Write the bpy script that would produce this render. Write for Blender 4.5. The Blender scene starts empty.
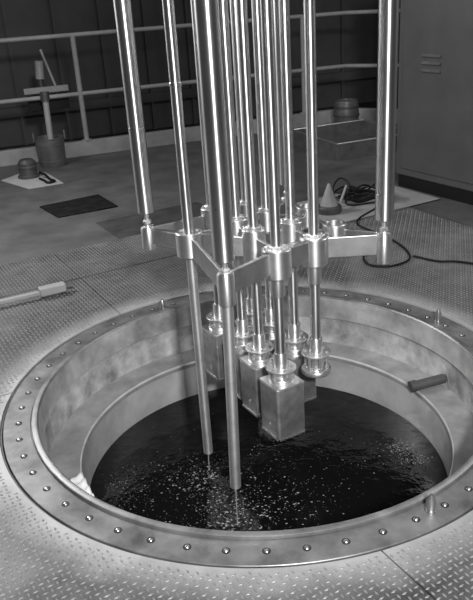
import bpy, bmesh, math, random
from mathutils import Vector, Matrix
from mathutils.geometry import delaunay_2d_cdt
R = math.radians
rnd = random.Random(7)
scene = bpy.context.scene
COL = scene.collection

# ------------------------------------------------------------------ camera
cam_d = bpy.data.cameras.new('camera')
cam_d.sensor_fit = 'HORIZONTAL'; cam_d.sensor_width = 36; cam_d.lens = 55.55
cam_d.clip_start = .05; cam_d.clip_end = 100
cam = bpy.data.objects.new('camera', cam_d); COL.objects.link(cam)
rt = Vector((.9982, .005, -.06)); up = Vector((.0531, .3957, .9168)); fw = Vector((-.0283, .9183, -.3948))
m = Matrix.Identity(4)
for i in range(3):
    m[i][0] = rt[i]; m[i][1] = up[i]; m[i][2] = -fw[i]
m.translation = Vector((0, -2.6979, 1.5517))
cam.matrix_world = m
scene.camera = cam

# ------------------------------------------------------------------ world, lamps, exposure
w = bpy.data.worlds.new('world'); scene.world = w; w.use_nodes = True
bg = w.node_tree.nodes['Background']
bg.inputs[0].default_value = (1, 1, 1, 1); bg.inputs[1].default_value = .05

def area(name, loc, target, size, power, size_y=None):
    l = bpy.data.lights.new(name, 'AREA'); l.energy = power; l.size = size
    if size_y: l.shape = 'RECTANGLE'; l.size_y = size_y
    o = bpy.data.objects.new(name, l); COL.objects.link(o); o.location = loc
    o.rotation_euler = (Vector(target) - Vector(loc)).to_track_quat('-Z', 'Y').to_euler()
    return o
area('photo_flash', (.55, -3.5, 2.3), (0, .6, 0), .25, 185)
area('hall_lamp', (-3.0, 2.3, 2.9), (.3, 0, 0), 1.2, 130)
area('hall_lamp', (3.8, 2.2, 4.2), (0, .2, 0), 1.6, 70)
area('hall_lamp', (0.2, -1.2, 5.2), (0, .4, 0), 1.8, 50)

scene.view_settings.view_transform = 'Standard'
scene.view_settings.look = 'None'
scene.view_settings.exposure = -0.1
scene.view_settings.gamma = 1
scene.view_settings.use_curve_mapping = False

# ------------------------------------------------------------------ materials
def mat(name, v, rough=.5, metal=0., mott=0., mscale=8., bump=0., bscale=60., stretch=(1, 1, 1), spec=.5,
        aniso=0., rvar=0., v2=None):
    """grey procedural material: mottled value, optional bump"""
    ma = bpy.data.materials.new(name); ma.use_nodes = True
    nt = ma.node_tree; N = nt.nodes; L = nt.links
    b = N['Principled BSDF']
    b.inputs['Base Color'].default_value = (v, v, v, 1)
    b.inputs['Roughness'].default_value = rough
    b.inputs['Metallic'].default_value = metal
    b.inputs['Specular IOR Level'].default_value = spec
    if mott or bump or rvar:
        tc = N.new('ShaderNodeTexCoord'); mp = N.new('ShaderNodeMapping')
        mp.inputs['Scale'].default_value = stretch
        L.new(tc.outputs['Object'], mp.inputs['Vector'])
    if mott or rvar:
        n = N.new('ShaderNodeTexNoise'); n.inputs['Scale'].default_value = mscale
        n.inputs['Detail'].default_value = 6; n.inputs['Roughness'].default_value = .62
        L.new(mp.outputs[0], n.inputs['Vector'])
        if mott:
            cr = N.new('ShaderNodeValToRGB')
            lo = max(0, v * (1 - mott)); hi = min(1, v * (1 + mott)) if v2 is None else v2
            cr.color_ramp.elements[0].position = .32; cr.color_ramp.elements[1].position = .68
            cr.color_ramp.elements[0].color = (lo, lo, lo, 1); cr.color_ramp.elements[1].color = (hi, hi, hi, 1)
            L.new(n.outputs['Fac'], cr.inputs['Fac']); L.new(cr.outputs['Color'], b.inputs['Base Color'])
        if rvar:
            mr = N.new('ShaderNodeMapRange')
            mr.inputs['From Min'].default_value = .3; mr.inputs['From Max'].default_value = .7
            mr.inputs['To Min'].default_value = max(.03, rough - rvar); mr.inputs['To Max'].default_value = rough + rvar
            L.new(n.outputs['Fac'], mr.inputs['Value']); L.new(mr.outputs[0], b.inputs['Roughness'])
    if bump:
        n2 = N.new('ShaderNodeTexNoise'); n2.inputs['Scale'].default_value = bscale; n2.inputs['Detail'].default_value = 3
        L.new(mp.outputs[0], n2.inputs['Vector'])
        bp = N.new('ShaderNodeBump'); bp.inputs['Strength'].default_value = bump; bp.inputs['Distance'].default_value = .01
        L.new(n2.outputs['Fac'], bp.inputs['Height']); L.new(bp.outputs[0], b.inputs['Normal'])
    if aniso:
        b.inputs['Anisotropic'].default_value = aniso; b.inputs['Anisotropic Rotation'].default_value = .25
        t = N.new('ShaderNodeTangent'); t.direction_type = 'RADIAL'; t.axis = 'Z'
        L.new(t.outputs[0], b.inputs['Tangent'])
    return ma

M = {}
M['tube'] = mat('turned_steel', .68, .34, 1, mott=.10, mscale=9, stretch=(1, 1, .3), rvar=.03, aniso=.85)
M['rod'] = mat('drawn_steel', .66, .36, 1, mott=.12, mscale=14, stretch=(1, 1, .4), rvar=.03, aniso=.8)
M['dip'] = mat('matte_aluminium_rod', .62, .44, .85, mott=.15, mscale=14, aniso=.6)
M['satin'] = mat('satin_aluminium', .72, .34, .92, mott=.10, mscale=18, rvar=.03)
M['bright'] = mat('polished_steel', .72, .38, .85, mott=.1, mscale=20)
M['edge'] = mat('worn_edge_steel', .55, .5, .1, mott=.2, mscale=12)
M['boxm'] = mat('etched_aluminium', .42, .42, .75, mott=.25, mscale=26, bump=.06, bscale=120)
M['flange'] = mat('machined_flange_steel', .22, .42, .55, mott=.42, mscale=7, bump=.04, bscale=120, rvar=.08)
M['wall'] = mat('tank_wall_steel', .62, .40, .45, mott=.22, mscale=5, bump=.05, bscale=50, stretch=(1, 1, 1), rvar=.08)
M['liner'] = mat('stained_liner_steel', .50, .5, .35, mott=.55, mscale=7, bump=.08, bscale=40)
M['ledge'] = mat('painted_ledge', .30, .55, .2, mott=.25, mscale=9)
M['bolt_dark'] = mat('bolt_hole', .02, .6)
M['bolt'] = mat('bolt_steel', .45, .35, .9)
M['concrete'] = mat('painted_concrete', .10, .6, 0, mott=.3, mscale=3.5, bump=.05, bscale=40)
M['curb'] = mat('curb_paint', .30, .6, 0, mott=.2, mscale=5)
M['matdark'] = mat('dark_plate', .055, .55, 0, mott=.35, mscale=6, bump=.05)
M['pit'] = mat('hatch_cover_dark', .012, .8, 0, mott=.5, mscale=12, bump=.1, spec=.15)
M['pale'] = mat('pale_floor_sheet', .34, .6, 0, mott=.15, mscale=5)
M['paper'] = mat('paper', .42, .8, 0, mott=.1)
M['rail'] = mat('railing_paint', .32, .5, 0, mott=.12)
M['backwall'] = mat('far_wall_paint', .10, .7, 0, mott=.2, mscale=1.5)
M['backdark'] = mat('far_wall_dark_band', .02, .7, 0, mott=.3, mscale=1.5)
M['black'] = mat('black_rubber', .008, .55, spec=.25)
M['cabinet'] = mat('cabinet_enamel', .075, .4, 0, mott=.12, mscale=4)
M['galv'] = mat('galvanised_sheet', .14, .45, .4, mott=.3, mscale=9)
M['pail'] = mat('pail_sheet', .13, .45, .3, mott=.25, mscale=8)
M['white'] = mat('white_enamel', .36, .45, 0, mott=.08)
M['dull'] = mat('dull_dark_metal', .08, .5, .3, mott=.2)
M['wedge'] = mat('pale_wedge', .75, .8, 0, mott=.1, mscale=30)
M['foam'] = mat('water_froth', .26, .7)
M['lug'] = mat('tread_lug_steel', .27, .5, .25, mott=.25, mscale=12)

def tread_mat():
    ma = bpy.data.materials.new('tread_plate_steel'); ma.use_nodes = True
    nt = ma.node_tree; N = nt.nodes; L = nt.links; b = N['Principled BSDF']
    tc = N.new('ShaderNodeTexCoord')
    n = N.new('ShaderNodeTexNoise'); n.inputs['Scale'].default_value = 3.2; n.inputs['Detail'].default_value = 8
    n.inputs['Roughness'].default_value = .7
    L.new(tc.outputs['Object'], n.inputs['Vector'])
    cr = N.new('ShaderNodeValToRGB')
    cr.color_ramp.elements[0].position = .3; cr.color_ramp.elements[1].position = .7
    cr.color_ramp.elements[0].color = (.03, .03, .03, 1); cr.color_ramp.elements[1].color = (.18, .18, .18, 1)
    L.new(n.outputs['Fac'], cr.inputs['Fac'])
    # brighter band around the opening, edge broken by noise
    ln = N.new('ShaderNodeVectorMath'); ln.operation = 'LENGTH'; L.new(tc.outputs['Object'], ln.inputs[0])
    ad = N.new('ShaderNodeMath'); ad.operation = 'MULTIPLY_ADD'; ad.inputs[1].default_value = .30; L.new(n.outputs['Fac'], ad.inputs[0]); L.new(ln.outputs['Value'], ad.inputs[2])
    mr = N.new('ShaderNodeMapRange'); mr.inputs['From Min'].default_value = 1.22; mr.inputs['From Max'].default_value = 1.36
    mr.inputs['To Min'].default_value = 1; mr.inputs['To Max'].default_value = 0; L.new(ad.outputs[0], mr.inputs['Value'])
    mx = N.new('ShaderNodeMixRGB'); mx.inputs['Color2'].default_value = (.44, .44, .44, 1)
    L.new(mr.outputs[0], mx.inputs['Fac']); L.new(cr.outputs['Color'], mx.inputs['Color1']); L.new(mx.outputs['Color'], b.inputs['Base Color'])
    b.inputs['Roughness'].default_value = .5; b.inputs['Metallic'].default_value = .3
    n2 = N.new('ShaderNodeTexNoise'); n2.inputs['Scale'].default_value = 140
    L.new(tc.outputs['Object'], n2.inputs['Vector'])
    bp = N.new('ShaderNodeBump'); bp.inputs['Strength'].default_value = .15; bp.inputs['Distance'].default_value = .004
    L.new(n2.outputs['Fac'], bp.inputs['Height']); L.new(bp.outputs[0], b.inputs['Normal'])
    return ma
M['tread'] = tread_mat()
M['web'] = mat('cast_aluminium_web', .58, .40, 1, mott=.12, mscale=14, rvar=.04)
M['rimwall'] = mat('scoured_rim_steel', .56, .42, .5, mott=.4, mscale=6, rvar=.08)
M['turned'] = mat('turned_aluminium', .74, .40, .95, mott=.1, mscale=18, aniso=.7)

def water_mat():
    ma = bpy.data.materials.new('dark_water'); ma.use_nodes = True
    nt = ma.node_tree; N = nt.nodes; L = nt.links; b = N['Principled BSDF']
    b.inputs['Base Color'].default_value = (.004, .004, .004, 1)
    b.inputs['Roughness'].default_value = .06; b.inputs['IOR'].default_value = 1.33
    tc = N.new('ShaderNodeTexCoord')
    n = N.new('ShaderNodeTexNoise'); n.inputs['Scale'].default_value = 16; n.inputs['Detail'].default_value = 4
    L.new(tc.outputs['Object'], n.inputs['Vector'])
    bp = N.new('ShaderNodeBump'); bp.inputs['Strength'].default_value = .22; bp.inputs['Distance'].default_value = .02
    L.new(n.outputs['Fac'], bp.inputs['Height']); L.new(bp.outputs[0], b.inputs['Normal'])
    return ma
M['water'] = water_mat()

# ------------------------------------------------------------------ mesh helpers
class MB:
    def __init__(s): s.v = []; s.f = []; s.mi = []
    def add(s, vs, fs, mi=0):
        o = len(s.v); s.v += [tuple(x) for x in vs]; s.f += [tuple(i + o for i in f) for f in fs]; s.mi += [mi] * len(fs)
    def lathe(s, prof, c=(0, 0, 0), n=32, closed=False, a0=0., mi=0):
        """revolve (r,z) profile about the vertical through c"""
        k = len(prof); vs = []
        for i in range(n):
            a = a0 + 2 * math.pi * i / n; ca, sa = math.cos(a), math.sin(a)
            for r, z in prof: vs.append((c[0] + r * ca, c[1] + r * sa, c[2] + z))
        fs = []
        for i in range(n):
            j = (i + 1) % n
            for q in range(k if closed else k - 1):
                q2 = (q + 1) % k
                fs.append((i * k + q, j * k + q, j * k + q2, i * k + q2))
        if not closed:
            if prof[0][0] > 1e-6: fs.append(tuple(i * k for i in range(n))[::-1])
            if prof[-1][0] > 1e-6: fs.append(tuple(i * k + k - 1 for i in range(n)))
        s.add(vs, fs, mi); return s
    def tube(s, p0, p1, r0, r1=None, n=16, mi=0):
        r1 = r0 if r1 is None else r1
        return s.path([p0, p1], [r0, r1], n, mi)
    def path(s, pts, rad, n=8, mi=0):
        pts = [Vector(p) for p in pts]
        if not isinstance(rad, (list, tuple)): rad = [rad] * len(pts)
        vs = []; fs = []; prev = None
        for i, p in enumerate(pts):
            d = (pts[min(i + 1, len(pts) - 1)] - pts[max(i - 1, 0)]).normalized()
            if prev is None:
                x = d.orthogonal().normalized()
            else:
                x = (prev - d * prev.dot(d)); x = x.normalized() if x.length > 1e-6 else d.orthogonal().normalized()
            prev = x; y = d.cross(x)
            for q in range(n):
                a = 2 * math.pi * q / n
                vs.append(p + (x * math.cos(a) + y * math.sin(a)) * rad[i])
        for i in range(len(pts) - 1):
            for q in range(n):
                q2 = (q + 1) % n
                fs.append((i * n + q, i * n + q2, (i + 1) * n + q2, (i + 1) * n + q))
        fs.append(tuple(range(n))[::-1]); fs.append(tuple((len(pts) - 1) * n + q for q in range(n)))
        s.add(vs, fs, mi); return s
    def prism(s, poly, z0, z1, mi=0):
        k = len(poly)
        vs = [(x, y, z0) for x, y in poly] + [(x, y, z1) for x, y in poly]
        fs = [tuple(range(k))[::-1], tuple(range(k, 2 * k))] + [(i, (i + 1) % k, k + (i + 1) % k, k + i) for i in range(k)]
        s.add(vs, fs, mi); return s
    def web(s, a, b, wa, wb, z0, z1, za=0., zb=0.):
        """vertical plate from a to b, widths wa, wb; za/zb raise the ends"""
        a = Vector(a[:2]); b = Vector(b[:2]); d = (b - a).normalized(); nrm = Vector((-d.y, d.x))
        P = [a + nrm * wa / 2, a - nrm * wa / 2, b - nrm * wb / 2, b + nrm * wb / 2]
        dz = [za, za, zb, zb]
        vs = [(p.x, p.y, z0 + q) for p, q in zip(P, dz)] + [(p.x, p.y, z1 + q) for p, q in zip(P, dz)]
        s.add(vs, [(3, 2, 1, 0), (4, 5, 6, 7), (0, 1, 5, 4), (1, 2, 6, 5), (2, 3, 7, 6), (3, 0, 4, 7)]); return s
    def box(s, c, size, rz=0., mi=0):
        hx, hy = size[0] / 2, size[1] / 2; ca, sa = math.cos(rz), math.sin(rz)
        poly = [(c[0] + x * ca - y * sa, c[1] + x * sa + y * ca) for x, y in ((-hx, -hy), (hx, -hy), (hx, hy), (-hx, hy))]
        return s.prism(poly, c[2] - size[2] / 2, c[2] + size[2] / 2, mi)
    def mesh(s, name, mats, smooth=True, angle=35):
        me = bpy.data.meshes.new(name); me.from_pydata(s.v, [], s.f)
        for q in (mats if isinstance(mats, (list, tuple)) else [mats]): me.materials.append(M[q] if isinstance(q, str) else q)
        bm = bmesh.new(); bm.from_mesh(me)
        bmesh.ops.recalc_face_normals(bm, faces=bm.faces); bm.to_mesh(me); bm.free()
        if any(s.mi): me.polygons.foreach_set('material_index', s.mi)
        if smooth:
            me.shade_smooth(); me.set_sharp_from_angle(angle=R(angle))
        me.update(); return me
    def build(s, name, mats, parent=None, bevel=0., **k):
        return link(name, s.mesh(name, mats, **k), parent, bevel)

def link(name, me, parent=None, bevel=0.):
    o = bpy.data.objects.new(name, me); COL.objects.link(o); o.parent = parent
    if bevel:
        bv = o.modifiers.new('edge', 'BEVEL'); bv.width = bevel; bv.segments = 2; bv.limit_method = 'ANGLE'; bv.angle_limit = R(40)
    return o
def tag(o, label=None, cat=None, group=None, kind=None):
    if label: o['label'] = label
    if cat: o['category'] = cat
    if group: o['group'] = group
    if kind: o['kind'] = kind
    return o
def thing(name, label, cat, loc=(0, 0, 0), rz=0., group=None):
    o = bpy.data.objects.new(name, None); COL.objects.link(o); o.location = loc; o.rotation_euler = (0, 0, rz)
    o.empty_display_size = .05
    return tag(o, label, cat, group)

U = Vector((.866, .5)); V = Vector((-.5, .866))          # the building's own axes
def uv(u, v): return (u * U.x + v * V.x, u * U.y + v * V.y)

# ------------------------------------------------------------------ floor with round opening
def plate_with_hole(poly, rad, z0, z1, steps=360):
    """convex polygon minus disc of radius rad about the origin, as a slab"""
    pts = [Vector(p) for p in poly]; n = len(pts)
    def inside(p):
        return all((pts[(i + 1) % n] - pts[i]).cross(p - pts[i]) > 1e-6 for i in range(n))
    circ = []
    for i in range(steps):
        a = 2 * math.pi * i / steps; p = Vector((rad * math.cos(a), rad * math.sin(a)))
        if inside(p): circ.append((a, p))
    for i in range(n):
        a, b = pts[i], pts[(i + 1) % n]; d = b - a
        A = d.dot(d); B = 2 * a.dot(d); C = a.dot(a) - rad * rad; disc = B * B - 4 * A * C
        if disc > 0:
            for sg in (-1, 1):
                t = (-B + sg * math.sqrt(disc)) / (2 * A)
                if 1e-4 < t < 1 - 1e-4:
                    p = a + d * t; circ.append((math.atan2(p.y, p.x) % (2 * math.pi), p))
    circ.sort(key=lambda q: q[0])
    vs = pts + [p for _, p in circ]; es = []
    k = len(circ)
    for i in range(k):
        j = (i + 1) % k
        gap = (circ[j][0] - circ[i][0]) % (2 * math.pi)
        if k > 1 and gap < 2.6 * 2 * math.pi / steps: es.append((n + i, n + j))
    ov, oe, of, *_ = delaunay_2d_cdt(vs, es, [], 0, 1e-6)
    bm = bmesh.new(); bv = [bm.verts.new((p.x, p.y, z1)) for p in ov]
    for f in of:
        c = sum((ov[i] for i in f), Vector((0, 0))) / len(f)
        if c.length < rad or min(ov[i].length for i in f) < rad - .002: continue
        bm.faces.new([bv[i] for i in f])
    bmesh.ops.delete(bm, geom=[v_ for v_ in bm.verts if not v_.link_faces], context='VERTS')
    if not bm.faces: bm.free(); return None
    r = bmesh.ops.extrude_face_region(bm, geom=bm.faces[:])
    for e in r['geom']:
        if isinstance(e, bmesh.types.BMVert): e.co.z = z0
    bmesh.ops.recalc_face_normals(bm, faces=bm.faces)
    return bm
def bm_obj(name, bm, mats, parent=None):
    me = bpy.data.meshes.new(name); bm.to_mesh(me); bm.free(); me.materials.append(M[mats])
    return link(name, me, parent)

CURB_A = Vector((-5.2, 3.70)); CURB_B = Vector((1.17, 6.10)); CURB_C = Vector((4.6, 4.1))
floor = bm_obj('floor', plate_with_hole([(-5.2, -4), (4.6, -4), tuple(CURB_C), tuple(CURB_B), tuple(CURB_A)], 1.064, -.2, 0.), 'concrete')
tag(floor, 'dark painted concrete floor around the round tank opening', 'floor', kind='structure')

HOLE = 1.072
rects = [(-3.6, -.23, -3.4, .55), (-3.6, -.23, .55, 1.69), (-3.6, -.23, 1.69, 2.25),
         (-.23, 2.2, -3.4, 1.69), (-.23, 2.2, 1.69, 2.25)]
g = .003
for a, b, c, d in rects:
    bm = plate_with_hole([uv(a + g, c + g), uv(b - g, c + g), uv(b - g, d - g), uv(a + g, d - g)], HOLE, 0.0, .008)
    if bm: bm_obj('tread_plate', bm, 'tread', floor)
# raised lugs of the tread plates, alternating direction like a basket weave
lm = MB(); S = .021
for iu in range(int(-2.9 / S), int(2.2 / S)):
    for iv in range(int(-2.0 / S), int(2.25 / S)):
        u_, v_ = (iu + .5) * S, (iv + .5) * S
        if u_ > .95 and v_ > 1.52: continue
        if abs(u_ + .23) < .009 or abs(v_ - 1.69) < .009 or (u_ < -.23 and abs(v_ - .55) < .009): continue
        x, y = uv(u_, v_); r = math.hypot(x, y)
        if r < HOLE + .02 or r > 2.75 or y < -1.6 or x < -1.9: continue
        ang = R(30) + (R(90) if (iu + iv) % 2 else 0)
        l, wd, h = .0098, .0040, .0024
        ca, sa = math.cos(ang), math.sin(ang)
        def P(px, py, z): return (x + px * ca - py * sa, y + px * sa + py * ca, z)
        lm.add([P(-l, 0, .008), P(0, -wd, .008), P(l, 0, .008), P(0, wd, .008),
                P(-l * .55, 0, .008 + h), P(0, -wd * .45, .008 + h), P(l * .55, 0, .008 + h), P(0, wd * .45, .008 + h)],
               [(4, 5, 6, 7), (0, 1, 5, 4), (1, 2, 6, 5), (2, 3, 7, 6), (3, 0, 4, 7)])
lugs = lm.build('tread_lugs', 'lug', floor, smooth=False); lugs['kind'] = 'stuff'

# darker and paler pieces of floor
def flat(name, a, b, c, d, z0, z1, m_, parent=floor):
    return MB().prism([uv(a, c), uv(b, c), uv(b, d), uv(a, d)], z0, z1).build(name, m_, parent, bevel=.002, smooth=False)
flat('dark_floor_plate', .24, 1.08, 2.255, 2.74, 0, .006, 'matdark')
flat('pale_floor_sheet', .955, 2.5, 1.545, 2.16, .008, .013, 'pale')
hc = MB().prism([(-1.72, 3.02), (-1.49, 2.68), (-1.06, 2.90), (-1.29, 3.30)], 0, .012).build('hatch_cover', 'pit', None, bevel=.004, smooth=False)
tag(hc, 'black square floor hatch cover on the dark floor at left', 'hatch cover')

# ------------------------------------------------------------------ tank
tank = thing('open_tank', 'round steel tank sunk in the floor with wide bolted flange', 'tank')
fl = MB().lathe([(1.060, -.05), (1.060, .003), (1.058, .005), (.956, .005), (.954, .002), (.952, .002), (.950, .016), (.947, .018), (.928, .018), (.922, .012),
                 (.922, -.05)], n=160, closed=True).build('flange_ring', 'flange', tank)
MB().lathe([(.9215, .011), (.9215, -.104), (.925, -.108), (.9355, -.108), (.9355, -.051), (.923, -.051), (.923, .011)], n=160, closed=True).build('rim_wall', 'rimwall', tank)
MB().lathe([(.936, -.05), (.936, -.108), (.934, -.256), (.95, -.256), (.95, -.05)], n=160, closed=True).build('upper_wall', 'liner', tank)
MB().lathe([(.9505, -.256), (.796, -.256), (.790, -.262), (.790, -.28), (.9505, -.28)], n=160, closed=True).build('ledge', 'ledge', tank)
MB().lathe([(.806, -.281), (.790, -.281), (.786, -1.3), (.806, -1.3)], n=160, closed=True).build('lower_wall', 'wall', tank)
MB().lathe([(.7955, -.2555), (.7955, -.2530), (.792, -.2522), (.7895, -.256), (.7895, -.262), (.7945, -.2575)], n=160, closed=True).build('ledge_lip', 'edge', tank)
MB().lathe([(.80, -1.3), (.80, -1.32)], n=96).build('tank_bottom', 'dull', tank)
bme = MB()
bme.lathe([(.0135, 0), (.0135, .0012)], n=16, mi=0)
bme.lathe([(.0085, .0005), (.0085, .002), (.006, .0048), (.0, .006)], c=(0, 0, 0), n=12, mi=1)
bme = bme.mesh('bolt', ['bolt_dark', 'bolt'])
ph = R(117.0)
for k in range(52):
    a = ph + 2 * math.pi * k / 52
    o = link('bolt', bme, fl); o.location = (math.cos(a), math.sin(a), .0048)
# three guide studs standing on the flange
for x, y, h, lab in ((.508, -.853, .055, 'pointed steel guide stud on the front right of the flange'),
                     (.866, .503, .060, 'short steel guide stud on the back right of the flange'),
                     (-.502, .845, .042, 'short steel guide stud on the back left of the flange')):
    t = MB().lathe([(.019, .005), (.019, .012), (.015, .012), (.015, .012 + h * .6), (.006, .012 + h), (0, .012 + h)], c=(x, y, 0), n=16).build('guide_stud', 'bolt')
    tag(t, lab, 'stud', 'guide studs on the flange')
# pipe stub crossing the ledge
pp = thing('pipe_stub', 'dark pipe stub poking out of the tank wall over the right ledge', 'pipe')
MB().tube((.875, .355, -.222), (.715, .312, -.234), .024, n=18).build('pipe', 'dull', pp)
MB().tube((.728, .3155, -.2312), (.700, .308, -.2346), .028, n=18).build('end_collar', 'dull', pp)
MB().tube((.884, .3575, -.2215), (.868, .353, -.2224), .034, n=18).build('wall_flange', 'dull', pp)
MB().tube((.716, .312, -.249), (.722, .314, -.262), .006, n=10).build('drip_lip', 'dull', pp)
# pale ridged sheet put in for a bright wedge on the ledge
rg = MB(); nx = 14
vs = []; fs = []
base = [Vector((-.800, -.275)), Vector((-.752, -.236)), Vector((-.672, -.394)), Vector((-.700, -.420))]
for i in range(nx + 1):
    t = i / nx
    for j in range(7):
        s_ = j / 6
        p = (base[0] * (1 - s_) + base[1] * s_) * (1 - t) + (base[3] * (1 - s_) + base[2] * s_) * t
        vs.append((p.x, p.y, -.243 + .007 * math.sin(t * 20 + s_ * 2.) + .003 * math.sin(s_ * 9)))
for i in range(nx):
    for j in range(6): a = i * 7 + j; fs.append((a, a + 1, a + 8, a + 7))
rg.add(vs, fs)
wedge = rg.build('ledge_wedge', 'wedge', None, angle=80)
so = wedge.modifiers.new('thick', 'SOLIDIFY'); so.thickness = .004
tag(wedge, 'pale ridged sheet put in for a bright wedge on the left ledge of the tank', 'cloth')

# ------------------------------------------------------------------ water
WZ = -.45
wt = MB().lathe([(.787, WZ), (.787, WZ - .02)], n=128).build('pool_water', 'water', None, smooth=False)
tag(wt, 'dark still water filling the round tank', 'water', kind='stuff')
fm = MB()
def fleck(x, y, r):
    n = rnd.randint(4, 6); a0 = rnd.random() * 6.28
    pts = []
    for q in range(n):
        a = a0 + 6.283 * q / n; rr = r * rnd.uniform(.5, 1.2)
        pts.append((x + rr * math.cos(a), y + rr * math.sin(a) * .7))
    vs = [(px, py, WZ) for px, py in pts] + [(x, y, WZ + r * .35)]
    fm.add(vs, [(q, (q + 1) % n, n) for q in range(n)])
spots = [(-.264, -.03, .075, 90, 1.0), (-.135, -.31, .075, 90, 1.0), (-.20, -.16, .12, 110, .8), (-.36, .03, .12, 60, .7), (-.05, -.22, .16, 120, .8),
         (.02, .08, .12, 30, .6), (.12, -.2, .13, 60, .7), (.42, .10, .09, 36, .7), (.62, .13, .035, 110, .6), (.655, .03, .035, 90, .6), (-.66, -.05, .05, 36, .6),  # two tight clusters at right stand in for a reflection on the water
         (-.62, .05, .05, 24, .5), (-.60, -.16, .06, 36, .6), (-.45, -.1, .16, 40, .6), (0, 0, .5, 110, .5), (-.3, -.42, .15, 60, .6)]
for x, y, sd, n_, k in spots:
    for _ in range(int(n_ * 2.6)):
        px, py = rnd.gauss(x, sd), rnd.gauss(y, sd * .8)
        if math.hypot(px, py) < .775: fleck(px, py, k * rnd.choice((.0015, .002, .002, .0025, .003, .004, .0065)))
tag(fm.build('froth_and_glint', 'foam', None, smooth=False), 'pale froth flecks on the dark water, with a reflection built in at right', 'froth', kind='stuff')

# ------------------------------------------------------------------ hanging gear: positions
TOP = 3.2
C_ = (-.106, -.338); A_ = (-.445, .251); R_ = (.503, -.001); Q_ = (.164, .588); B_ = (-.254, .030)
ASM = {'d': (.0809, -.1188), 'c': (-.0008, .0666), 'b': (-.0704, .2207), 'a': (-.1799, .4053),
       'f': (.2317, -.0052), 'e2': (.1528, .1445), 'g': (.0577, .3205), 'e': (-.0271, .4543)}
SOCK = (.322, .086); SOCK2 = (.235, .345)
ZT = .645

def lift_tube(p, rad, zb, label, seam=None, hole=None):
    t = thing('lift_tube', label, 'tube', (p[0], p[1], zb), group='thick lifting tubes')
    mb = MB()
    prof = [(0, 0), (rad - .002, 0), (rad, .002)]
    if seam:
        prof += [(rad, seam - zb - .002), (rad - .003, seam - zb - .0015), (rad - .003, seam - zb + .0015), (rad, seam - zb + .002)]
    prof += [(rad, TOP - zb), (0, TOP - zb)]
    mb.lathe(prof, n=48).build('tube', 'tube', t)
    MB().lathe([(0, -.052), (.010, -.052), (.010, 0.001), (0, .001)], n=16).build('pin', 'bright', t)
    MB().lathe([(0, -.0455), (.019, -.0455), (.019, -.037), (.013, -.030), (0, -.030)], n=6, a0=.3).build('nut', 'bright', t)
    if hole:
        a, z = hole
        ca, sa = math.cos(a), math.sin(a)
        MB().tube((ca * (rad - .004), sa * (rad - .004), z - zb), (ca * (rad + .0008), sa * (rad + .0008), z - zb), .004, n=12).build('cross_hole', 'bolt_dark', t)
    return t
lift_tube(A_, .0335, .705, 'thick steel tube at far left, pinned to the left arm end', seam=1.06)
lift_tube(C_, .0375, .690, 'thickest steel tube in front, pinned to the front arm end', hole=(R(248), .88))
lift_tube(R_, .0355, .697, 'thick steel tube at far right, pinned to the right arm end', seam=.80)
lift_tube(Q_, .0350, .705, 'thick steel tube at the back of the cluster, ending above the rear boss')

# ------------------------------------------------------------------ lifting frame
fr = thing('lifting_frame', 'cast aluminium frame with round bosses joining all the hanging rods', 'frame')
def boss(p, ro, ri, z0, z1, m_='turned', name='boss', lip=.004):
    o = MB().lathe([(ri, z0), (ro - .002, z0), (ro, z0 + .002), (ro, z1 - .003), (ro - .003, z1), (ro - .012, z1), (ro - .014, z1 - lip), (ri, z1 - lip)],
                   n=40, closed=True).build(name, m_, fr); o.location = (p[0], p[1], 0)
    return o
RODR = .0205
for p, z0 in ((C_, .522), (A_, .545), (R_, .522), (Q_, .53)):
    o = MB().lathe([(0, z0), (.029, z0), (.031, z0 + .003), (.031, ZT - .008), (.026, ZT), (0, ZT)], c=(0, 0, 0), n=36).build('arm_end_boss', 'turned', fr); o.location = (p[0], p[1], 0)
    MB().lathe([(0, ZT - .001), (.017, ZT - .001), (.015, ZT + .006), (0, ZT + .006)], n=24).build('spigot', 'bright', o)
boss(B_, .053, RODR + .001, .585, .682)
for k, p in ASM.items():
    zt = ZT if k in 'df' else ZT + .022
    o = boss(p, .056 if k in 'df' else .048, RODR + .001, .535, zt)
    MB().lathe([(RODR + .001, zt - .0039), (.031, zt - .0039), (.031, zt + .010), (.029, zt + .012), (RODR + .001, zt + .012)], n=6 if k in 'df' else 24, closed=True).build('lock_ring', 'bright', o, angle=30)
    for q in range(3):
        a_ = R(120 * q + 40)
        MB().lathe([(0, zt), (.0048, zt), (.0048, zt + .006), (0, zt + .0065)], c=(.040 * math.cos(a_), .040 * math.sin(a_), 0), n=10).build('cap_screw', 'bright', o)
for p in (SOCK, SOCK2):
    boss(p, .047, .036, .575, ZT + .020, name='empty_socket', lip=.002)
def web(a, b, wa=.018, wb=.018, z0=.555, z1=.638, ra=.028, rb=.044, za=0., zb=0.):
    a = Vector(a); b = Vector(b); d = (b - a).normalized()
    MB().web(a + d * ra, b - d * rb, wa, wb, z0, z1, za, zb).build('web', 'web', fr, bevel=.0025, smooth=False)
D, E, F_, G = ASM, None, None, None
web(C_, D['d']); web(C_, B_, .014, .014, za=0, zb=.03)
web(A_, B_, .012, .05, z0=.575, zb=.03); web(A_, D['a'], .012, .016)
web(R_, D['f'], .016, .02); web(R_, SOCK, .008, .012, z0=.60, z1=.644)
web(B_, D['b'], .016, .016, za=.03, ra=.046); web(B_, D['c'], .016, .016, za=.03, ra=.046)
web(D['d'], D['f'], .05, .05, ra=.044); web(D['c'], D['d'], ra=.044); web(D['b'], D['c'], ra=.044); web(D['a'], D['b'], ra=.044)
web(D['f'], D['e2'], ra=.044); web(D['e2'], D['g'], ra=.044); web(D['g'], D['e'], ra=.044)
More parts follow.
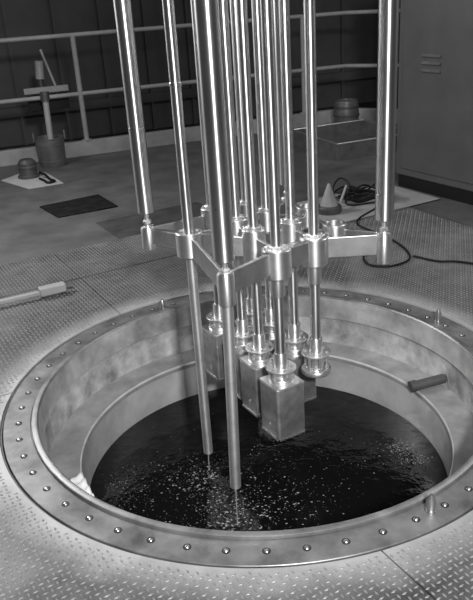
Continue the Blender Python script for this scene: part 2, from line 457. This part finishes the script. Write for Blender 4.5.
web(D['a'], D['e'], ra=.044); web(D['b'], D['g'], ra=.044); web(D['c'], D['e2'], ra=.044)
web(SOCK, D['f'], ra=.040); web(SOCK, D['e2'], ra=.040); web(SOCK2, D['e2'], ra=.04); web(SOCK2, D['g'], ra=.04)
web(Q_, D['e']); web(Q_, SOCK2, rb=.04); web(SOCK, SOCK2, ra=.04, rb=.04)
web(Q_, D['g'])

# ------------------------------------------------------------------ two plain rods reaching down to the water
def dip_rod(p, zb, zt, label, lean=0., taper=RODR):
    t = thing('dip_rod', label, 'rod', (p[0], p[1], zb), group='plain dip rods')
    zs = min(zt, .59)
    MB().path([(lean, 0, 0), (lean * .5, 0, (zs - zb) * .5), (0, 0, zs - zb)], taper, n=28).build('lower_rod', 'dip', t)
    if zt > zs: MB().lathe([(0, zs - zb), (taper, zs - zb), (taper, zt - zb), (0, zt - zb)], n=28).build('upper_rod', 'rod', t)
    MB().path([(lean, 0, -.003), (lean, 0, .001)], taper * .62, n=20).build('end_plug', 'bolt_dark', t)
    return t
dip_rod(C_, -.262, .530, 'long bare rod below the thick front tube, dripping into water', lean=-.018, taper=.0215)
b = dip_rod(B_, -.352, TOP, 'long thin rod through the left boss, dripping into water', taper=.0205)
MB().lathe([(.0207, 1.23 + .352), (.0225, 1.232 + .352), (.0225, 1.245 + .352), (.0207, 1.247 + .352)], n=28, closed=True).build('joint_ring', 'rod', b)
for x, y, z, lab in ((C_[0] - .018, C_[1], -.262, 'thin water trickle falling from the front rod tip'), (B_[0], B_[1], -.352, 'thin water trickle falling from the left rod tip')):
    tk = MB().path([(x, y, z - .002), (x - .002, y, z - (z - WZ) * .4), (x - .003, y + .001, z - (z - WZ) * .8), (x - .004, y, WZ)], [.003, .0022, .0018, .004], n=8).build('water_trickle', 'foam')
    tag(tk, lab, 'water')

# ------------------------------------------------------------------ rod assemblies
ROT = R(31)
def rounded_square(h, r, n=4):
    pts = []
    for cx, cy, a0 in ((h - r, h - r, 0), (-h + r, h - r, 90), (-h + r, -h + r, 180), (h - r, -h + r, 270)):
        for q in range(n + 1):
            a = R(a0 + 90 * q / n); pts.append((cx + r * math.cos(a), cy + r * math.sin(a)))
    return pts
def ring_stack(sections):
    """loft of (polygon, z) rings, capped"""
    mb = MB(); k = len(sections[0][0]); vs = []; fs = []
    for poly, z in sections: vs += [(x, y, z) for x, y in poly]
    for i in range(len(sections) - 1):
        for q in range(k): fs.append((i * k + q, i * k + (q + 1) % k, (i + 1) * k + (q + 1) % k, (i + 1) * k + q))
    fs.append(tuple(range(k))[::-1]); fs.append(tuple((len(sections) - 1) * k + q for q in range(k)))
    mb.add(vs, fs); return mb
ZF = .141                                   # spider disc height
me_rod = MB().lathe([(0, ZF - .06), (RODR, ZF - .06), (RODR, TOP), (0, TOP)], n=32).mesh('rod', 'rod')
me_sleeve = MB().lathe([(RODR + .0004, .452), (.0265, .452), (.0285, .455), (.0285, .541), (RODR + .0004, .541)], n=32, closed=True).mesh('upper_sleeve', 'turned')
me_lsl = MB().lathe([(RODR + .0004, ZF + .004), (.027, ZF + .004), (.027, ZF + .062), (.025, ZF + .067), (RODR + .0004, ZF + .067)], n=32, closed=True).mesh('lower_sleeve', 'turned')
me_disc = MB().lathe([(.026, ZF - .005), (.059, ZF - .005), (.061, ZF - .003), (.061, ZF + .002), (.059, ZF + .004), (.026, ZF + .004)], n=40, closed=True).mesh('spider_disc', 'bright')
me_collar = MB().lathe([(0, .082), (.052, .082), (.053, .084), (.053, .098), (.050, .102), (.0295, .104), (.0275, ZF - .004), (0, ZF - .004)], n=36).mesh('neck_collar', 'bright')
me_post = MB().lathe([(0, .101), (.009, .101), (.009, .110), (.006, .111), (.006, ZF + .004), (.008, ZF + .004), (.008, ZF + .011), (.0, ZF + .012)], n=6).mesh('clamp_bolt', 'bright')
BH = .067
me_box = ring_stack([(rounded_square(BH - .004, .010), -.150), (rounded_square(BH, .012), -.145), (rounded_square(BH, .012), .072), (rounded_square(BH - .003, .012), .075)]).mesh('square_can', 'boxm', angle=40)
me_lid = ring_stack([(rounded_square(BH + .0015, .013), .0752), (rounded_square(BH + .0015, .013), .080), (rounded_square(BH - .001, .013), .083)]).mesh('can_lid', 'satin', angle=40)
sm = MB()
for side in range(4):
    for q in range(12):
        s_ = -BH + .01 + (2 * BH - .02) * q / 11
        ca, sa = math.cos(side * math.pi / 2), math.sin(side * math.pi / 2)
        x, y = BH - .001, s_
        sm.box((x * ca - y * sa, x * sa + y * ca, -.1505), (.006, .006, .006), side * math.pi / 2)
me_seam = sm.mesh('bottom_seam', 'satin', smooth=False)
me_plate = MB().lathe([(.0, 0), (.010, 0), (.010, .0015), (0, .002)], n=18).mesh('bright_oval', 'bright')  # small bright oval set on one side of each can
me_post_l = MB().lathe([(0, .0715), (.009, .0715), (.009, .082), (.006, .083), (.006, ZF + .004), (.008, ZF + .004), (.008, ZF + .011), (.0, ZF + .012)], n=6).mesh('clamp_bolt', 'bright')
me_puck = MB().lathe([(0, .050), (.060, .050), (.064, .054), (.064, .064), (.060, .071), (.046, .072), (.044, .076), (.030, .078), (.0275, .10), (.0275, ZF - .004), (0, ZF - .004)], n=44).mesh('round_puck', 'satin')
labels = {
 'd': 'nearest rod ending in the frontmost square metal can',
 'c': 'rod with a square can, second from the front in the left row',
 'b': 'rod with a square can, third from the front in the left row',
 'a': 'rod with a square can, rearmost in the left row near the tank wall',
 'f': 'rightmost rod, ending in a round puck instead of a square can',
 'e2': 'rod with a square can just behind the round puck at right',
 'g': 'rod behind the front cluster, second from the back in the right row',
 'e': 'rearmost rod of the right row, mostly hidden behind other rods'}
for k, p in ASM.items():
    t = thing('hanging_rod_assembly', labels[k], 'rod assembly', (p[0], p[1], 0), ROT, 'rods hanging from the frame into the tank')
    link('rod', me_rod, t); link('upper_sleeve', me_sleeve, t); link('lower_sleeve', me_lsl, t)
    dsc = link('spider_disc', me_disc, t)
    if k != 'f': link('neck_collar', me_collar, t)
    for q in range(6):
        a = R(60 * q + 15); o = link('clamp_bolt', me_post_l if k == 'f' else me_post, dsc); o.location = (.045 * math.cos(a), .045 * math.sin(a), 0)
    if k == 'f':
        link('round_puck', me_puck, t)
    else:
        bx = link('square_can', me_box, t); link('can_lid', me_lid, t); link('bottom_seam', me_seam, bx)
        st = link('bright_oval', me_plate, bx); st.matrix_local = Matrix.Translation((-BH + .0005, -.004, -.105)) @ Matrix.Rotation(R(-90), 4, 'Y') @ Matrix.Diagonal((1.5, .7, 1, 1))

# ------------------------------------------------------------------ curb and railing
def along(a, b, t): return a + (b - a) * t
def curb(a, b, n):
    d = (b - a).normalized(); nr = Vector((-d.y, d.x))
    o = MB().web(a, b, .08, .08, 0, .155).build(n, 'curb', None, bevel=.006, smooth=False)
    return tag(o, kind='structure')
tag(curb(CURB_A, CURB_B, 'trim_1'), 'pale concrete curb along the far floor edge', 'curb')
tag(curb(CURB_B, CURB_C, 'trim_2'), 'pale concrete curb turning along the right floor edge', 'curb')
rl = thing('guard_railing', 'grey pipe guard railing standing on the curb behind the tank', 'railing')
def rail_line(a, b, z):
    MB().tube((a.x, a.y, z), (b.x, b.y, z), .022, n=14).build('rail', 'rail', rl)
for z in (.63, 1.20):
    rail_line(CURB_A, CURB_B, z); rail_line(CURB_B, CURB_C, z)
dab = (CURB_B - CURB_A).normalized()
for x in (-3.6, -1.70, .66):
    t = (x - CURB_A.x) / (CURB_B.x - CURB_A.x); p = along(CURB_A, CURB_B, t)
    po = MB().tube((p.x, p.y, .155), (p.x, p.y, 1.2), .026, n=16).build('post', 'rail', rl)
    MB().lathe([(0, .155), (.05, .155), (.05, .165), (.027, .167), (0, .167)], c=(p.x, p.y, 0), n=20).build('base_flange', 'rail', po)
for t in (.45, .9):
    p = along(CURB_B, CURB_C, t)
    MB().tube((p.x, p.y, .155), (p.x, p.y, 1.2), .026, n=16).build('post', 'rail', rl)

# far hall beyond the railing: lower floor, wall, dado, girders
nr = Vector((-dab.y, dab.x))
wa = CURB_A + nr * 3.2 - dab * 3; wb = CURB_B + nr * 3.2 + dab * 6
tag(MB().web(wa, wb, .2, .2, -2.6, 4.5).build('wall_back', 'backwall', None, smooth=False), 'dark grey far wall of the hall', 'wall', kind='structure')
wbk = bpy.data.objects['wall_back']
a2 = wa - nr * .13; b2 = wb - nr * .13
MB().web(a2, b2, .05, .05, -2.6, -.35).build('dado', 'backdark', wbk, smooth=False)
MB().web(a2, b2, .10, .10, .05, .18).build('girder', 'backwall', wbk, smooth=False)
for i in range(26):
    p = along(a2, b2, i / 25)
    MB().web(p - dab * .02, p + dab * .02, .06, .06, -.35, 4.4).build('wall_rib', 'backwall', wbk, smooth=False)
lowf = MB().prism([tuple(CURB_A - nr * 1 - dab * 3), tuple(CURB_C), tuple(wb), tuple(wa)], -2.7, -2.6).build('floor_lower', 'backdark', None, smooth=False)
tag(lowf, 'dark lower floor beyond the railing', 'floor', kind='structure')

# ------------------------------------------------------------------ cabinet at right
cb = thing('steel_cabinet', 'dark grey steel cabinet with louvres and black plinth at right', 'cabinet', (1.165, 3.045, 0), R(-58))
# local x runs along the visible front, local -y faces the tank
MB().box((.60, .30, .925), (1.24, .60, 1.65)).build('body', 'cabinet', cb, bevel=.012, smooth=False)
MB().box((.60, .30, .0505), (1.20, .57, .099)).build('plinth', 'black', cb, bevel=.004, smooth=False)
dr = MB().box((.60, -.006, .93), (1.12, .012, 1.54)).build('door', 'cabinet', cb, bevel=.004, smooth=False)
for i in range(3):
    z = 1.012 - i * .052
    lv = MB()
    lv.add([(.24, -.0125, z + .012), (.42, -.0125, z + .012), (.42, -.030, z - .006), (.24, -.030, z - .006), (.42, -.0125, z - .012), (.24, -.0125, z - .012)],
           [(0, 1, 2, 3), (3, 2, 4, 5), (0, 3, 5), (1, 4, 2), (0, 5, 4, 1)])
    lv.build('louvre', 'galv', dr, smooth=False)

# ------------------------------------------------------------------ open tray, barrel, flask, cables, sheets
tr = thing('sheet_metal_tray', 'open rectangular sheet metal tray on the floor by the curb', 'tray', (.816, 4.055, 0))
def wall_piece(name, a, b, h, parent, m_='galv', th=.012):
    return MB().web(a, b, th, th, .0, h).build(name, m_, parent, bevel=.002, smooth=False)
n0 = Vector((0, 0)); l0 = Vector((-.36, .84)); r0 = Vector((.78, .34)); k0 = l0 + r0
MB().prism([tuple(n0), tuple(r0), tuple(k0), tuple(l0)], .001, .012).build('bottom', 'galv', tr, smooth=False)
for a, b in ((n0, l0), (n0, r0), (r0, k0), (l0, k0)):
    s_ = wall_piece('side', a, b, .155, tr)
    MB().tube((a.x, a.y, .157), (b.x, b.y, .157), .009, n=8).build('rolled_rim', 'satin', s_)
ba = thing('barrel', 'small dark barrel standing behind the sheet metal tray', 'barrel', (1.10, 5.60, 0))
MB().lathe([(0, 0), (.125, 0), (.13, .02), (.142, .17), (.13, .30), (.125, .32), (.115, .32), (.115, .30), (0, .30)], n=32).build('body', 'galv', ba)
for z, r_ in ((.07, .1375), (.16, .1435), (.25, .1375)):
    MB().lathe([(r_ - .004, z - .012), (r_ + .003, z - .012), (r_ + .003, z + .012), (r_ - .004, z + .012)], n=32, closed=True).build('hoop', 'dull', ba)

fk = thing('floor_cone', 'grey cone on a dark round base beside the black cable heap', 'cone', (.552, 2.40, .013))
MB().lathe([(0, 0), (.088, 0), (.092, .012), (.09, .042), (.080, .052), (0, .052)], n=32).build('base', 'dull', fk)
MB().lathe([(0, .053), (.066, .053), (.062, .062), (.010, .205), (.006, .21), (0, .21)], n=32).build('cone', 'curb', fk)
stick = MB().tube((.60, 2.36, .012), (.70, 2.58, .15), .010, n=10).build('short_stick', 'rail')
tag(stick, 'short grey stick leaning on the cable heap', 'stick')

def catmull(pts, n=8):
    P_ = [Vector(p) for p in pts]; out = []
    for i in range(len(P_) - 1):
        p0 = P_[max(i - 1, 0)]; p1 = P_[i]; p2 = P_[i + 1]; p3 = P_[min(i + 2, len(P_) - 1)]
        for q in range(n):
            t = q / n
            out.append(.5 * ((2 * p1) + (-p0 + p2) * t + (2 * p0 - 5 * p1 + 4 * p2 - p3) * t * t + (-p0 + 3 * p1 - 3 * p2 + p3) * t ** 3))
    out.append(P_[-1]); return out
heap = []
cr = random.Random(3)
for i in range(70):
    a = i * .9 + cr.uniform(-.3, .3); r_ = cr.uniform(.55, 1.1)
    heap.append((.86 + .20 * r_ * math.cos(a) + .05 * math.sin(i * .7), 2.66 + .15 * r_ * math.sin(a), .02 + .10 * abs(math.sin(i * 1.7)) * cr.uniform(.3, 1)))
heap = [(.62, 2.48, .02), (.60, 2.56, .14), (.66, 2.62, .20), (.72, 2.56, .16), (.70, 2.50, .03)] + heap
heap += [(.95, 2.50, .02), (.88, 2.40, .016), (.74, 2.20, .016), (.71, 2.05, .018), (.76, 1.93, .018), (.83, 1.80, .018), (.88, 1.68, .018), (.92, 1.50, .018),
         (.905, 1.34, .018), (.80, 1.25, .018), (.69, 1.26, .018), (.645, 1.34, .018), (.66, 1.46, .018), (.72, 1.56, .018)]
cbl = MB().path(catmull(heap, 6), .0068, n=7).build('black_cable', 'black')
tag(cbl, 'tangled black cable heaped by the cone and looping across the deck', 'cable')
c2 = MB().path(catmull([(.94, 1.39, .018), (.97, 1.36, .018), (1.06, 1.28, .018), (1.2, 1.24, .018), (1.5, 1.0, .018), (1.7, .6, .018)], 8), .0068, n=7).build('black_cable', 'black')
tag(c2, 'single black cable running off to the right edge of the deck', 'cable')

# bucket with pole at left, and things behind it
bk = thing('metal_pail', 'grey metal pail with two lugs by the curb at left', 'pail', (-1.98, 4.60, 0), R(15))
MB().lathe([(0, 0), (.125, 0), (.130, .01), (.142, .27), (.147, .275), (.147, .285), (.138, .285), (.136, .27), (.124, .02), (0, .02)], n=36).build('body', 'pail', bk)
for z in (.06, .22):
    r_ = .130 + .012 * (z - .01) / .26
    MB().lathe([(r_ - .002, z - .006), (r_ + .004, z - .003), (r_ + .004, z + .003), (r_ - .002, z + .006)], n=36, closed=True).build('band', 'pail', bk)
for s_ in (-1, 1):
    MB().box((s_ * .150, 0, .295), (.014, .03, .09)).build('lug', 'pail', bk, bevel=.003, smooth=False)
pole = thing('upright_pole', 'pale pole standing upright in the metal pail', 'pole', (-1.98, 4.62, .021))
MB().tube((0, 0, 0), (.0, .06, .60), .030, n=18).build('shaft', 'rail', pole)
MB().tube((0, .06, .60), (0, .068, .69), .045, n=18).build('coupling', 'dull', pole)
hd = thing('lever_fixture', 'pale cylinder and slanted lever mounted on a bar behind the pail', 'fixture', (-2.10, 5.22, 0))
MB().box((.0, .0, .67), (.46, .05, .06), R(21)).build('bar', 'rail', hd, bevel=.004, smooth=False)
MB().box((.0, .03, .54), (.42, .04, .16), R(21)).build('dark_panel', 'black', hd, bevel=.004, smooth=False)
MB().tube((-.05, .02, .70), (-.05, .02, .78), .03, n=16).build('neck', 'dull', hd)
MB().tube((-.05, .02, .78), (-.035, .02, .96), .045, n=18).build('cylinder', 'white', hd)
MB().tube((.10, .02, .70), (0, .02, 1.07), .014, n=12).build('lever', 'rail', hd)
MB().box((-.05, .02, .32), (.05, .05, .64), R(21)).build('stand', 'dull', hd, smooth=False)

ps = MB().prism([(-2.35, 4.05), (-1.98, 3.66), (-1.70, 3.80), (-1.98, 4.28), (-2.2, 4.4)], 0, .004).build('paper_sheet', 'paper', None, smooth=False)
tag(ps, 'pale paper sheet on the floor in front of the metal pail', 'paper')
hs = MB().path(catmull([(-1.985, 4.09, .05), (-1.95, 4.04, .05), (-1.91, 4.0, .045), (-1.85, 3.92, .02), (-1.79, 3.85, .016), (-1.84, 3.80, .016), (-1.90, 3.90, .016), (-1.96, 3.98, .016)], 8), .012, n=8).build('short_hose', 'black')
tag(hs, 'short black hose curled on the pale paper sheet', 'hose')
mo = thing('rounded_housing', 'dark rounded housing standing on the paper sheet at left edge', 'housing', (-2.10, 4.12, .004))
MB().lathe([(0, 0), (.10, 0), (.10, .02), (.085, .03), (.085, .14), (.06, .17), (0, .175)], n=28).build('housing', 'dull', mo)
MB().lathe([(.0855, .10), (.092, .10), (.092, .115), (.0855, .115)], n=28, closed=True).build('band', 'galv', mo)

wl = thing('handled_tool', 'white long handled tool lying on the tread deck at left', 'tool', (-1.15, 1.10, .008), R(28))
MB().box((.0, .0, .038), (.15, .055, .050)).build('head', 'white', wl, bevel=.008, smooth=False)
MB().box((-.28, .0, .032), (.42, .026, .026)).build('handle', 'white', wl, bevel=.006, smooth=False)
MB().tube((.076, 0, .036), (.115, 0, .032), .016, n=14).build('socket', 'galv', wl)
MB().box((-.01, .0, .007), (.10, .045, .013)).build('foot', 'dull', wl, smooth=False)
